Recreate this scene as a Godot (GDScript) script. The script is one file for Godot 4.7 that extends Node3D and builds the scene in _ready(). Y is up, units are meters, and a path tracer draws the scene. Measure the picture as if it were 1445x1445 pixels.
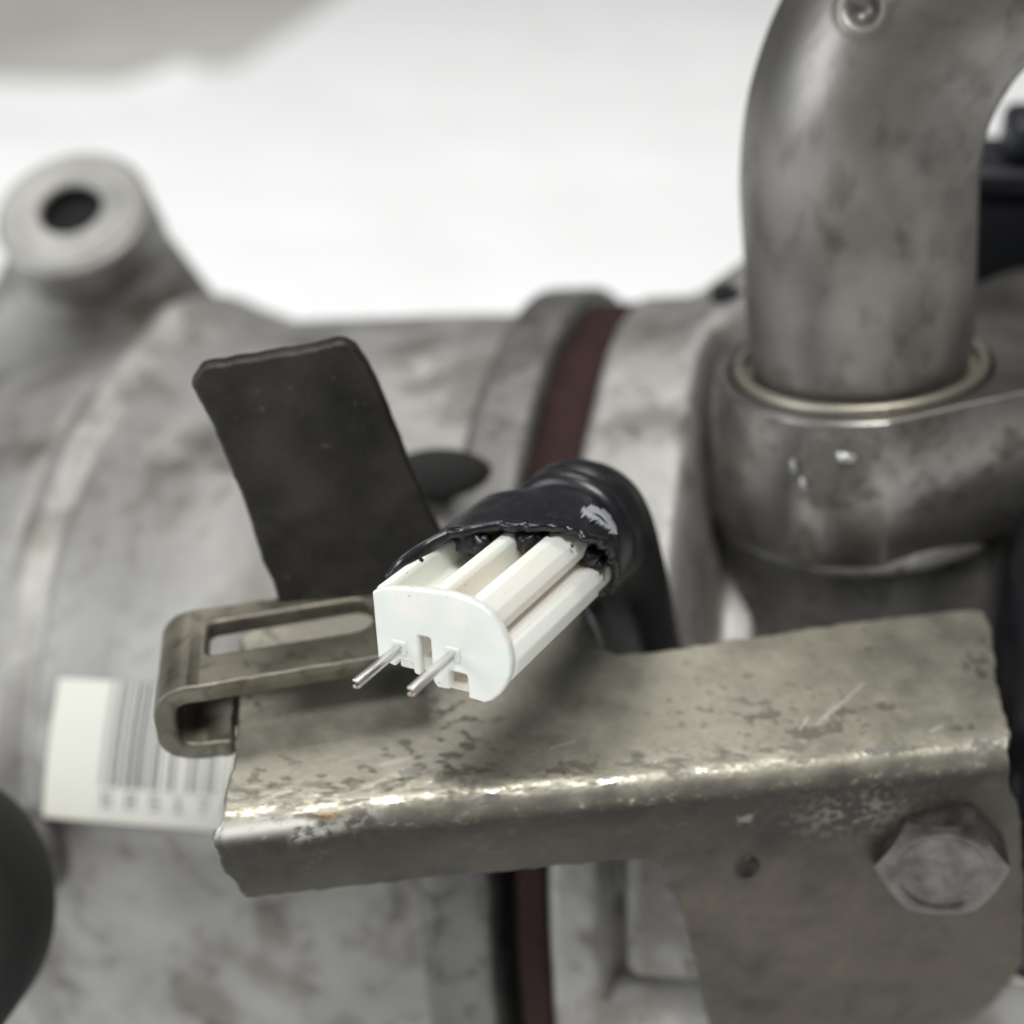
extends Node3D
# Close-up of a wire plug on a zinc plated bracket in front of a cast aluminium compressor. Lengths below are millimetres; MM turns them into metres.

const MM := 0.001
var xf := Transform3D()          # from the millimetre space a shape is written in to the node it belongs to
var mats := {}
var rng := RandomNumberGenerator.new()


func _ready() -> void:
	rng.seed = 7
	# camera
	var cam := Camera3D.new()
	cam.name = "camera"
	var lens := CameraAttributesPhysical.new()
	lens.frustum_focal_length = 48.0
	lens.frustum_near = 0.01
	lens.frustum_far = 60.0
	lens.frustum_focus_distance = 0.102
	lens.exposure_aperture = 15.5
	add_child(cam)
	cam.attributes = lens
	cam.fov = 40.0
	cam.near = 0.01
	cam.far = 60.0
	cam.position = Vector3(0, 49.94, 98.01) * MM
	cam.rotation_degrees = Vector3(-27, 0, 0)
	# surroundings: dim neutral workshop light
	var env := Environment.new()
	env.background_mode = Environment.BG_COLOR
	env.background_color = Color(0.63, 0.64, 0.66)
	env.background_energy_multiplier = 0.28
	env.tonemap_mode = Environment.TONE_MAPPER_LINEAR
	env.tonemap_exposure = 0.94
	env.sdfgi_enabled = true
	env.ssao_enabled = true
	env.ssil_enabled = true
	var we := WorldEnvironment.new()
	we.name = "surroundings"
	we.environment = env
	add_child(we)
	# unseen area lights: an overhead key first, then added fills
	area_light("unseen_light", Vector3(0.05, 1.9, 0.75), Vector3(0, 0, -0.3), Vector2(0.9, 0.5), 4.2, Color(1.0, 0.992, 0.98))
	area_light("unseen_light", Vector3(-0.2, 2.2, -1.1), Vector3(0, 0, -0.9), Vector2(1.2, 0.6), 2.6, Color(1.0, 0.992, 0.98))  # overhead light added to brighten the sheet at the back
	area_light("unseen_light", Vector3(-1.3, 0.5, 0.4), Vector3.ZERO, Vector2(0.7, 0.7), 1.05, Color(0.97, 0.985, 1.0))  # low fill from the left, where an unseen window is inferred
	area_light("unseen_light", Vector3(-0.75, 1.05, 1.15), Vector3.ZERO, Vector2(1.0, 0.5), 0.25, Color(0.98, 0.99, 1.0))  # weak fill added from the front left, no lamp of its own

	build_materials()
	setting()
	compressor()
	pipe()
	bracket()
	bolt()
	plug()
	side_things()


func area_light(called: String, at: Vector3, towards: Vector3, size: Vector2, energy: float, c: Color) -> void:
	var l := AreaLight3D.new()
	l.name = called
	l.area_size = size
	l.light_energy = energy
	l.light_color = c
	l.shadow_enabled = true
	l.area_range = 6.0
	add_child(l, true)
	l.look_at_from_position(at, towards, Vector3(0, 0, 1))


# ---------------------------------------------------------------- nodes
func thing(called: String, label: String, category: String, frame := Transform3D(), group := "") -> Node3D:
	var o := Node3D.new()
	o.name = called
	add_child(o, true)
	o.transform = Transform3D(frame.basis, frame.origin * MM)
	o.set_meta("label", label)
	o.set_meta("category", category)
	if group:
		o.set_meta("group", group)
	return o


func begin() -> SurfaceTool:
	var st := SurfaceTool.new()
	st.begin(Mesh.PRIMITIVE_TRIANGLES)
	st.set_smooth_group(0)
	return st


func commit(st: SurfaceTool, called: String, m: Material, parent: Node = self) -> MeshInstance3D:
	st.generate_normals()
	st.index()
	var o := MeshInstance3D.new()
	o.name = called
	o.mesh = st.commit()
	o.mesh.surface_set_material(0, m)
	parent.add_child(o, true)
	return o


func v(st: SurfaceTool, p: Vector3, uv := Vector2.ZERO) -> void:
	st.set_uv(uv)
	st.add_vertex((xf * p) * MM)


func tri(st: SurfaceTool, a: Vector3, b: Vector3, c: Vector3) -> void:
	v(st, a)
	v(st, b)
	v(st, c)


func quad(st: SurfaceTool, a: Vector3, b: Vector3, c: Vector3, d: Vector3) -> void:   # corners clockwise as seen from outside
	tri(st, a, b, c)
	tri(st, a, c, d)


# ---------------------------------------------------------------- shapes
# rows[i][j]: i along, j around; clockwise when seen from outside if j turns anticlockwise round the direction of i
func skin(st: SurfaceTool, rows: Array, closed: bool, uvs: Array = []) -> void:
	for i in rows.size() - 1:
		var a: PackedVector3Array = rows[i]
		var b: PackedVector3Array = rows[i + 1]
		var n := a.size()
		for j in (n if closed else n - 1):
			var k := (j + 1) % n
			if uvs.is_empty():
				tri(st, a[j], b[j], b[k])
				tri(st, a[j], b[k], a[k])
			else:
				var ua: PackedVector2Array = uvs[i]
				var ub: PackedVector2Array = uvs[i + 1]
				v(st, a[j], ua[j]); v(st, b[j], ub[j]); v(st, b[k], ub[k])
				v(st, a[j], ua[j]); v(st, b[k], ub[k]); v(st, a[k], ua[k])


# a profile of (radius, height) turned about y; groups split where the profile bends sharply
func lathe(st: SurfaceTool, prof: Array, n := 72, squash := Vector2.ONE, group0 := 10) -> void:
	var g := group0
	for i in prof.size() - 1:
		var p: Vector2 = prof[i]
		var q: Vector2 = prof[i + 1]
		if i > 0:
			var w: Vector2 = prof[i - 1]
			if absf((p - w).angle_to(q - p)) > deg_to_rad(50):
				g += 1
		st.set_smooth_group(g)
		for j in n:
			var t0 := TAU * j / n
			var t1 := TAU * (j + 1) / n
			var a0 := Vector3(sin(t0) * squash.x, 0, cos(t0) * squash.y)
			var a1 := Vector3(sin(t1) * squash.x, 0, cos(t1) * squash.y)
			var A := a0 * p.x + Vector3(0, p.y, 0)
			var B := a0 * q.x + Vector3(0, q.y, 0)
			var Cc := a1 * q.x + Vector3(0, q.y, 0)
			var D := a1 * p.x + Vector3(0, p.y, 0)
			if p.x > 1e-4:
				tri(st, A, Cc, D)
			if q.x > 1e-4:
				tri(st, A, B, Cc)
	st.set_smooth_group(0)


func tube(st: SurfaceTool, path: PackedVector3Array, radii: PackedFloat32Array, n := 40, caps := true, ref := Vector3(0.13, 0.2, 1)) -> void:
	var rows := []
	var side := ref
	for i in path.size():
		var d := (path[mini(i + 1, path.size() - 1)] - path[maxi(i - 1, 0)]).normalized()
		side = (side - d * side.dot(d)).normalized()
		var other := d.cross(side)
		var row := PackedVector3Array()
		for j in n:
			var t := TAU * j / n
			row.append(path[i] + (side * cos(t) + other * sin(t)) * radii[i])
		rows.append(row)
	skin(st, rows, true)
	if caps:
		st.set_smooth_group(90)
		var r0: PackedVector3Array = rows[0]
		var r1: PackedVector3Array = rows[-1]
		for j in n:
			tri(st, path[0], r0[j], r0[(j + 1) % n])
			tri(st, path[-1], r1[(j + 1) % n], r1[j])
		st.set_smooth_group(0)


func resample(poly: PackedVector2Array, step: float) -> PackedVector2Array:
	var out := PackedVector2Array()
	for i in poly.size():
		var a := poly[i]
		var b := poly[(i + 1) % poly.size()]
		var n := maxi(1, int(ceil(a.distance_to(b) / step)))
		for k in n:
			out.append(a.lerp(b, float(k) / n))
	return out


# corners of a polygon rounded with the radius given for each (or one for all)
func rounded(poly: PackedVector2Array, radius: Variant, seg := 6) -> PackedVector2Array:
	var out := PackedVector2Array()
	var n := poly.size()
	for i in n:
		var p := poly[i]
		var a := (poly[(i - 1 + n) % n] - p)
		var b := (poly[(i + 1) % n] - p)
		var r: float = radius[i] if radius is Array else radius
		if r <= 0.0:
			out.append(p)
			continue
		var half := absf(a.angle_to(b)) / 2.0
		var cut := minf(r / tan(half), minf(a.length(), b.length()) * 0.48)
		var p0 := p + a.normalized() * cut
		var p1 := p + b.normalized() * cut
		for k in seg + 1:
			var t := float(k) / seg
			out.append(p0.lerp(p, t).lerp(p.lerp(p1, t), t))
	return out


func ccw(poly: PackedVector2Array, want := true) -> PackedVector2Array:
	if Geometry2D.is_polygon_clockwise(poly) == want:   # Godot calls y-down clockwise what is anticlockwise with y up
		poly.reverse()
	return poly


func inset(poly: PackedVector2Array, by: float) -> PackedVector2Array:   # poly anticlockwise: positive moves inwards
	var out := PackedVector2Array()
	var n := poly.size()
	for i in n:
		var d0 := (poly[i] - poly[(i - 1 + n) % n]).normalized()
		var d1 := (poly[(i + 1) % n] - poly[i]).normalized()
		var m := Vector2(-d0.y, d0.x) + Vector2(-d1.y, d1.x)
		m = m.normalized()
		var c := maxf(0.45, m.dot(Vector2(-d1.y, d1.x)))
		out.append(poly[i] + m * by / c)
	return out


# A sheet cut to an outline, with holes, chamfered edges, and a warp (x, y, h) -> point. strips: list of limits across `axis` for the caps to be cut at.
func plate(st: SurfaceTool, outer: PackedVector2Array, holes: Array, h0: float, h1: float, ch: float, warp: Callable, axis := 1, strips: Array = [], step := 0.6, uv_of: Variant = null, part := 0, cuts: Array = []) -> void:
	var loops := [resample(ccw(outer.duplicate()), step)]
	for h in holes:
		loops.append(resample(ccw(h.duplicate(), false), step))
	var put := func(q: Vector2, h: float) -> void:
		v(st, warp.call(q.x, q.y, h), uv_of.call(q) if uv_of != null else q * 0.01)
	var insets := []
	for l in loops:
		insets.append(inset(l, ch))
		var mid := inset(l, ch * 0.3)
		# rounded edge in three facets, smooth
		if part == 2:
			continue
		var ring := [[insets[-1], h1], [mid, h1 - ch * 0.3], [l, h1 - ch], [l, h0 + ch], [mid, h0 + ch * 0.3], [insets[-1], h0]]
		for k in ring.size() - 1:
			var A: PackedVector2Array = ring[k][0]
			var B: PackedVector2Array = ring[k + 1][0]
			for i in A.size():
				var j := (i + 1) % A.size()
				st.set_smooth_group(1)
				put.call(A[i], ring[k][1]); put.call(A[j], ring[k][1]); put.call(B[j], ring[k + 1][1])
				put.call(A[i], ring[k][1]); put.call(B[j], ring[k + 1][1]); put.call(B[i], ring[k + 1][1])
	if part == 1:
		return
	# cap outline with the holes joined in by narrow bridges
	var cap: PackedVector2Array = insets[0]
	for k in range(1, insets.size()):
		var hole: PackedVector2Array = insets[k]
		var best := INF
		var bi := 0
		var bj := 0
		for i in cap.size():
			for j in hole.size():
				var d := cap[i].distance_squared_to(hole[j])
				if d < best:
					best = d; bi = i; bj = j
		var side := (hole[bj] - cap[bi]).normalized().orthogonal() * 0.004
		var joined := cap.slice(0, bi)
		joined.append(cap[bi] + side)
		joined.append(hole[bj] + side)
		for t in range(1, hole.size()):
			joined.append(hole[(bj + t) % hole.size()])
		joined.append(hole[bj] - side)
		joined.append(cap[bi] - side)
		joined.append_array(cap.slice(bi + 1))
		if not _simple(joined):
			joined = cap.slice(0, bi)
			joined.append(cap[bi] - side)
			joined.append(hole[bj] - side)
			for t in range(1, hole.size()):
				joined.append(hole[(bj + t) % hole.size()])
			joined.append(hole[bj] + side)
			joined.append(cap[bi] + side)
			joined.append_array(cap.slice(bi + 1))
		cap = joined
	var pieces := [cap]
	if strips.size():
		pieces = []
		for k in strips.size() - 1:
			var lo: float = strips[k]
			var hi: float = strips[k + 1]
			var box := PackedVector2Array([Vector2(-500, lo), Vector2(500, lo), Vector2(500, hi), Vector2(-500, hi)]) if axis == 1 else PackedVector2Array([Vector2(lo, -500), Vector2(hi, -500), Vector2(hi, 500), Vector2(lo, 500)])
			for band in Geometry2D.intersect_polygons(cap, box):
				if cuts.is_empty() or hi - lo > 5.0:
					pieces.append(band)
					continue
				for c in cuts.size() - 1:
					pieces.append_array(Geometry2D.intersect_polygons(band, PackedVector2Array([Vector2(cuts[c], -500), Vector2(cuts[c + 1], -500), Vector2(cuts[c + 1], 500), Vector2(cuts[c], 500)])))
	for piece in pieces:
		var idx := Geometry2D.triangulate_polygon(piece)
		if idx.is_empty():
			var clean := Geometry2D.offset_polygon(piece, -0.004)
			for q in clean:
				if not Geometry2D.is_polygon_clockwise(q) and _simple(q) and absf(area_of(q)) > absf(area_of(piece)) * 0.5:
					piece = q
					idx = Geometry2D.triangulate_polygon(q)
			if idx.is_empty():
				print("a cap was not triangulated: ", piece.size(), " ", clean.size())
		for t in range(0, idx.size(), 3):
			var a: Vector2 = piece[idx[t]]
			var b: Vector2 = piece[idx[t + 1]]
			var c: Vector2 = piece[idx[t + 2]]
			if (b - a).cross(c - a) > 0.0:
				var w := b; b = c; c = w
			st.set_smooth_group(2)
			put.call(a, h1); put.call(b, h1); put.call(c, h1)
			st.set_smooth_group(3)
			put.call(a, h0); put.call(c, h0); put.call(b, h0)
	st.set_smooth_group(0)


func area_of(p: PackedVector2Array) -> float:
	var s := 0.0
	for i in p.size():
		s += p[i].cross(p[(i + 1) % p.size()])
	return s / 2.0


func _simple(p: PackedVector2Array) -> bool:
	return not Geometry2D.triangulate_polygon(p).is_empty()


func flat(x: float, y: float, h: float) -> Vector3:
	return Vector3(x, y, h)


func pts(a: Array) -> PackedVector2Array:
	var out := PackedVector2Array()
	for p in a:
		out.append(Vector2(p[0], p[1]))
	return out


# ---------------------------------------------------------------- materials
func noise(sd: int, freq: float, octaves := 4, type := FastNoiseLite.TYPE_SIMPLEX_SMOOTH) -> FastNoiseLite:
	var n := FastNoiseLite.new()
	n.seed = sd
	n.frequency = freq
	n.noise_type = type
	n.fractal_octaves = octaves
	n.fractal_type = FastNoiseLite.FRACTAL_FBM
	return n


func layer(sd: int, size: int, cycles: float, octaves := 4, type := FastNoiseLite.TYPE_SIMPLEX_SMOOTH) -> PackedByteArray:
	return noise(sd, cycles / size, octaves, type).get_seamless_image(size, size, false, false, 0.2, true).get_data()


func lin(r: float, g: float, b: float) -> Color:
	return Color(r, g, b).linear_to_srgb()


func ss(a: float, b: float, x: float) -> float:
	return smoothstep(a, b, x)


# a tiled colour + roughness + relief texture for triplanar use; tile is the side of the tile in mm
func surface(key: String, size: int, tile: float, rough: Vector2, metal: float, relief: float, fn: Callable) -> StandardMaterial3D:
	var cols := PackedByteArray()
	var rgh := PackedByteArray()
	cols.resize(size * size * 3)
	rgh.resize(size * size * 2)
	for i in size * size:
		var r: Array = fn.call(i)      # [Color linear, roughness 0..1, height 0..1]
		var c: Color = (r[0] as Color).linear_to_srgb()
		cols[i * 3] = int(clampf(c.r, 0, 1) * 255)
		cols[i * 3 + 1] = int(clampf(c.g, 0, 1) * 255)
		cols[i * 3 + 2] = int(clampf(c.b, 0, 1) * 255)
		rgh[i * 2] = int(clampf(r[2], 0, 1) * 255)
		rgh[i * 2 + 1] = int(clampf(lerpf(rough.x, rough.y, r[1]), 0, 1) * 255)
	var m := StandardMaterial3D.new()
	m.resource_name = key
	m.albedo_texture = ImageTexture.create_from_image(Image.create_from_data(size, size, false, Image.FORMAT_RGB8, cols))
	var rt := ImageTexture.create_from_image(Image.create_from_data(size, size, false, Image.FORMAT_RG8, rgh))
	m.roughness = 1.0
	m.roughness_texture = rt
	m.roughness_texture_channel = BaseMaterial3D.TEXTURE_CHANNEL_GREEN
	m.metallic = metal
	m.heightmap_enabled = relief > 0.0
	m.heightmap_texture = rt
	m.heightmap_scale = relief * 0.1      # centimetres
	m.uv1_triplanar = true
	m.uv1_triplanar_sharpness = 4.0
	m.uv1_scale = Vector3.ONE / (tile * MM)
	mats[key] = m
	return m


func plain(key: String, c: Color, rough: float, metal := 0.0) -> StandardMaterial3D:
	var m := StandardMaterial3D.new()
	m.resource_name = key
	m.albedo_color = c
	m.roughness = rough
	m.metallic = metal
	mats[key] = m
	return m


func build_materials() -> void:
	var n := 512
	var big := layer(1, n, 3.0, 4)
	var mid := layer(2, n, 9.0, 3)
	var fine := layer(3, n, 60.0, 3)
	var cells := layer(4, n, 26.0, 2, FastNoiseLite.TYPE_CELLULAR)
	var big2 := layer(5, n, 4.5, 4)
	var mid2 := layer(6, n, 15.0, 5)
	var f := func(a: PackedByteArray, i: int) -> float: return a[i] / 255.0
	# sand cast aluminium, stained
	surface("cast", n, 78.0, Vector2(0.38, 0.62), 0.6, 0.12, func(i: int) -> Array:
		var b: float = f.call(big, i); var m: float = f.call(mid, i); var fi: float = f.call(fine, i); var b2: float = f.call(big2, i)
		var stain: float = ss(0.5, 0.8, b2) * 0.5 + ss(0.58, 0.8, f.call(mid2, i)) * 0.3
		var k: float = (0.32 + 0.13 * (b - 0.5) + 0.05 * (m - 0.5) + 0.03 * (fi - 0.5)) * (1.0 - stain * 0.75)
		return [Color(k, k * 0.985, k * 0.94).lerp(Color(k * 1.0, k * 0.93, k * 0.8), stain), 0.4 + 0.6 * b2, 0.55 * fi + 0.3 * m])
	surface("machined", n, 40.0, Vector2(0.45, 0.6), 0.3, 0.02, func(i: int) -> Array:
		var b: float = f.call(big, i); var m: float = f.call(mid, i)
		var k: float = 0.33 + 0.12 * (b - 0.5) + 0.1 * (m - 0.5)
		return [Color(k, k * 0.99, k * 0.93), b, m])
	surface("dull_cast", n, 60.0, Vector2(0.42, 0.62), 0.6, 0.1, func(i: int) -> Array:
		var b: float = f.call(big, i); var m: float = f.call(mid, i); var fi: float = f.call(fine, i)
		var k: float = (0.165 + 0.09 * (b - 0.5) + 0.05 * (m - 0.5)) * (1.0 - 0.4 * ss(0.55, 0.8, f.call(mid2, i)))
		return [Color(k, k * 0.98, k * 0.93), b, 0.6 * fi + 0.3 * m])
	# smoother, greyer machined aluminium of the pipe and its fitting
	surface("pipe_metal", n, 52.0, Vector2(0.36, 0.6), 0.85, 0.03, func(i: int) -> Array:
		var b: float = f.call(big, i); var m: float = f.call(mid, i); var m2: float = f.call(mid2, i); var b2: float = f.call(big2, i)
		var grime: float = ss(0.45, 0.8, b) * 0.5 + ss(0.5, 0.9, m2) * 0.4
		var k: float = (0.26 + 0.12 * (b2 - 0.5) + 0.06 * (m - 0.5)) * (1.0 - 0.6 * grime)
		return [Color(k, k * 0.98, k * 0.94).lerp(Color(k, k * 0.92, k * 0.82), b), 0.3 + 0.7 * grime, 0.4 * m + 0.5 * f.call(fine, i)])
	surface("block_metal", n, 38.0, Vector2(0.26, 0.55), 0.92, 0.02, func(i: int) -> Array:
		var b: float = f.call(big, i); var m: float = f.call(mid, i); var m2: float = f.call(mid2, i); var b2: float = f.call(big2, i)
		var grime: float = ss(0.5, 0.75, b2) * 0.6 + ss(0.55, 0.8, m2) * 0.3
		var k: float = (0.33 + 0.16 * (b - 0.5) + 0.08 * (m - 0.5)) * (1.0 - 0.65 * grime)
		return [Color(k, k * 0.985, k * 0.95).lerp(Color(k, k * 0.92, k * 0.82), b2), 0.2 + 0.8 * grime, 0.4 * m + 0.5 * f.call(fine, i)])
	# dark passivated steel of the clip
	surface("dark_steel", n, 30.0, Vector2(0.4, 0.66), 0.5, 0.07, func(i: int) -> Array:
		var b: float = f.call(big, i); var m: float = f.call(mid, i); var m2: float = f.call(mid2, i); var fi: float = f.call(fine, i)
		var k: float = 0.028 + 0.035 * (b - 0.5) + 0.015 * (m - 0.5) + 0.05 * ss(0.8, 0.95, m2)
		return [Color(k * 1.05, k * 0.98, k * 0.84), m, 0.5 * m + 0.5 * fi])
	surface("olive_steel", n, 34.0, Vector2(0.36, 0.6), 0.6, 0.03, func(i: int) -> Array:
		var b: float = f.call(big, i); var m: float = f.call(mid, i); var m2: float = f.call(mid2, i); var fi: float = f.call(fine, i)
		var k: float = 0.135 + 0.09 * (b - 0.5) + 0.06 * (m - 0.5)
		k *= 1.0 - 0.35 * ss(0.5, 0.85, m2)
		return [Color(k * 1.05, k * 0.98, k * 0.76), m, 0.5 * m + 0.5 * fi])
	surface("bolt_steel", n, 14.0, Vector2(0.26, 0.46), 0.85, 0.04, func(i: int) -> Array:
		var b: float = f.call(big, i); var m: float = f.call(mid, i)
		var k: float = 0.13 + 0.11 * (b - 0.5) + 0.06 * (m - 0.5)
		return [Color(k, k * 0.96, k * 0.9), b, 0.6 * m + 0.4 * f.call(fine, i)])
	surface("rubber", n, 18.0, Vector2(0.22, 0.42), 0.0, 0.012, func(i: int) -> Array:
		var b: float = f.call(big, i); var fi: float = f.call(fine, i); var m2: float = f.call(mid2, i)
		var k: float = 0.008 + 0.005 * b + 0.02 * ss(0.75, 0.9, m2)
		return [Color(k * 0.95, k, k * 1.2), 0.6 * b + 0.4 * m2, 0.6 * fi + 0.4 * b])
	surface("gasket_rubber", n, 20.0, Vector2(0.6, 0.8), 0.0, 0.1, func(i: int) -> Array:
		var b: float = f.call(big, i)
		var k: float = 0.7 + 0.5 * b
		return [Color(0.034 * k, 0.019 * k, 0.0175 * k), b, f.call(fine, i)])
	surface("cloth", n, 260.0, Vector2(0.85, 0.95), 0.0, 0.6, func(i: int) -> Array:
		var b: float = f.call(big, i); var fi: float = f.call(fine, i)
		var k: float = 0.84 + 0.03 * (b - 0.5)
		return [Color(k * 0.985, k, k), b, 0.5 * fi + 0.5 * b])
	surface("floor", n, 700.0, Vector2(0.5, 0.7), 0.0, 0.3, func(i: int) -> Array:
		var b: float = f.call(big, i); var m: float = f.call(mid, i)
		var k: float = 0.5 + 0.1 * (b - 0.5) + 0.05 * (m - 0.5)
		return [Color(k, k * 0.99, k * 0.92), b, m])
	surface("white_plastic", n, 16.0, Vector2(0.3, 0.42), 0.0, 0.02, func(i: int) -> Array:
		var b: float = f.call(big, i); var m2: float = f.call(mid2, i)
		var speck: float = ss(0.86, 0.93, m2)
		return [Color(0.82, 0.8, 0.745).lerp(Color(0.79, 0.745, 0.65), b * 0.7).lerp(Color(0.25, 0.22, 0.18), speck * 0.6), b, f.call(fine, i)])
	(mats.white_plastic as StandardMaterial3D).subsurf_scatter_enabled = true
	(mats.white_plastic as StandardMaterial3D).subsurf_scatter_strength = 0.17
	plain("pin_metal", lin(0.74, 0.73, 0.7), 0.33, 1.0)
	(mats.gasket_rubber as StandardMaterial3D).metallic_specular = 0.2
	plain("ring_metal", lin(0.36, 0.34, 0.28), 0.42, 0.8)
	plain("dull_brown", lin(0.006, 0.0055, 0.005), 0.85)
	plain("bright_metal", lin(0.55, 0.55, 0.54), 0.3, 0.9)
	plain("copper", lin(0.55, 0.36, 0.26), 0.4, 1.0)
	plain("black_plastic", lin(0.007, 0.008, 0.012), 0.45)
	plain("flake", lin(0.3, 0.31, 0.33), 0.6)
	plain("bore_dark", lin(0.008, 0.008, 0.009), 0.95)  # black colour in place of the shade inside the bores
	plain("white_residue", lin(0.75, 0.74, 0.7), 0.5)
	plain("rust", lin(0.36, 0.2, 0.07), 0.8)


# ---------------------------------------------------------------- setting
func setting() -> void:
	xf = Transform3D()
	var st := begin()
	var y := -132.0
	quad(st, Vector3(-9000, y, -9000), Vector3(9000, y, -9000), Vector3(9000, y, 3000), Vector3(-9000, y, 3000))
	var fl := commit(st, "floor", mats.floor)
	fl.set_meta("kind", "structure")
	# the white sheet under the compressor, with soft creases and a wandering back edge
	st = begin()
	var nz := noise(31, 0.0045, 3)
	var fine := noise(32, 0.02, 2)
	var rows := []
	for i in 121:
		var x := lerpf(-700, 430, i / 120.0)
		var row := PackedVector3Array()
		var back := -905.0 - 25.0 * sin(x * 0.013) if x < -230 else (lerpf(-925, -1900, ss(-215, -120, x)))
		for j in 141:
			var t := j / 140.0
			var z := lerpf(420, back, t)
			var h := -125.6 + 5.0 * nz.get_noise_2d(x, z) + 0.6 * fine.get_noise_2d(x, z)
			h += 14.0 * exp(-pow((x + 228) / 26.0, 2) - pow((z + 895) / 26.0, 2))
			if absf(x) < 110 and absf(z + 50) < 120:
				h = minf(h, -124.5)
			if t > 0.985:
				h = lerpf(h, -131.0, (t - 0.985) / 0.015)
			row.append(Vector3(x, h, z))
		rows.append(row)
	skin(st, rows, false)
	var sh := commit(st, "white_sheet", mats.cloth)
	sh.set_meta("label", "white cloth sheet spread under and behind the compressor")
	sh.set_meta("category", "sheet")


# ---------------------------------------------------------------- compressor
const CYL_X := Vector3(0.9648, 0.1061, 0.2412)
var cyl_frame := Transform3D()


func on_cyl(s: float, deg: float, r: float) -> Vector3:
	var t := deg_to_rad(deg)
	return Vector3(s, r * sin(t), r * cos(t))


func turned(st: SurfaceTool, prof: Array, n: int, bump: Callable, arc := Vector2(0, 360)) -> void:
	# prof: (s, r) along the axis, densely filled in between; bump(s, deg) adds to the radius
	var rows := []
	var seq := PackedVector2Array()
	for i in prof.size() - 1:
		var a := Vector2(prof[i][0], prof[i][1])
		var b := Vector2(prof[i + 1][0], prof[i + 1][1])
		var k := maxi(1, int(ceil(a.distance_to(b) / 0.8)))
		for t in k:
			seq.append(a.lerp(b, float(t) / k))
	seq.append(Vector2(prof[-1][0], prof[-1][1]))
	for p in seq:
		var row := PackedVector3Array()
		for j in n:
			var d := arc.x + (arc.y - arc.x) * j / n
			row.append(on_cyl(p.x, -d, p.y + (bump.call(p.x, -d) if p.y > 5.0 else 0.0)))
		rows.append(row)
	for row in rows:
		row.reverse()
	skin(st, rows, true)


func turn_of(d: float) -> float:
	return fposmod(d + 180.0, 360.0) - 180.0


func dent(s: float, d: float, s0: float, d0: float, rs: float, rd: float, depth: float) -> float:
	return -depth * exp(-pow((s - s0) / rs, 2) - pow(turn_of(d - d0) / rd, 2))


func box_mask(s: float, d: float, s0: float, s1: float, d0: float, d1: float, soft_s: float, soft_d: float) -> float:
	return ss(s0 - soft_s, s0 + soft_s, s) * (1.0 - ss(s1 - soft_s, s1 + soft_s, s)) * ss(d0 - soft_d, d0 + soft_d, d) * (1.0 - ss(d1 - soft_d, d1 + soft_d, d))


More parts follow.
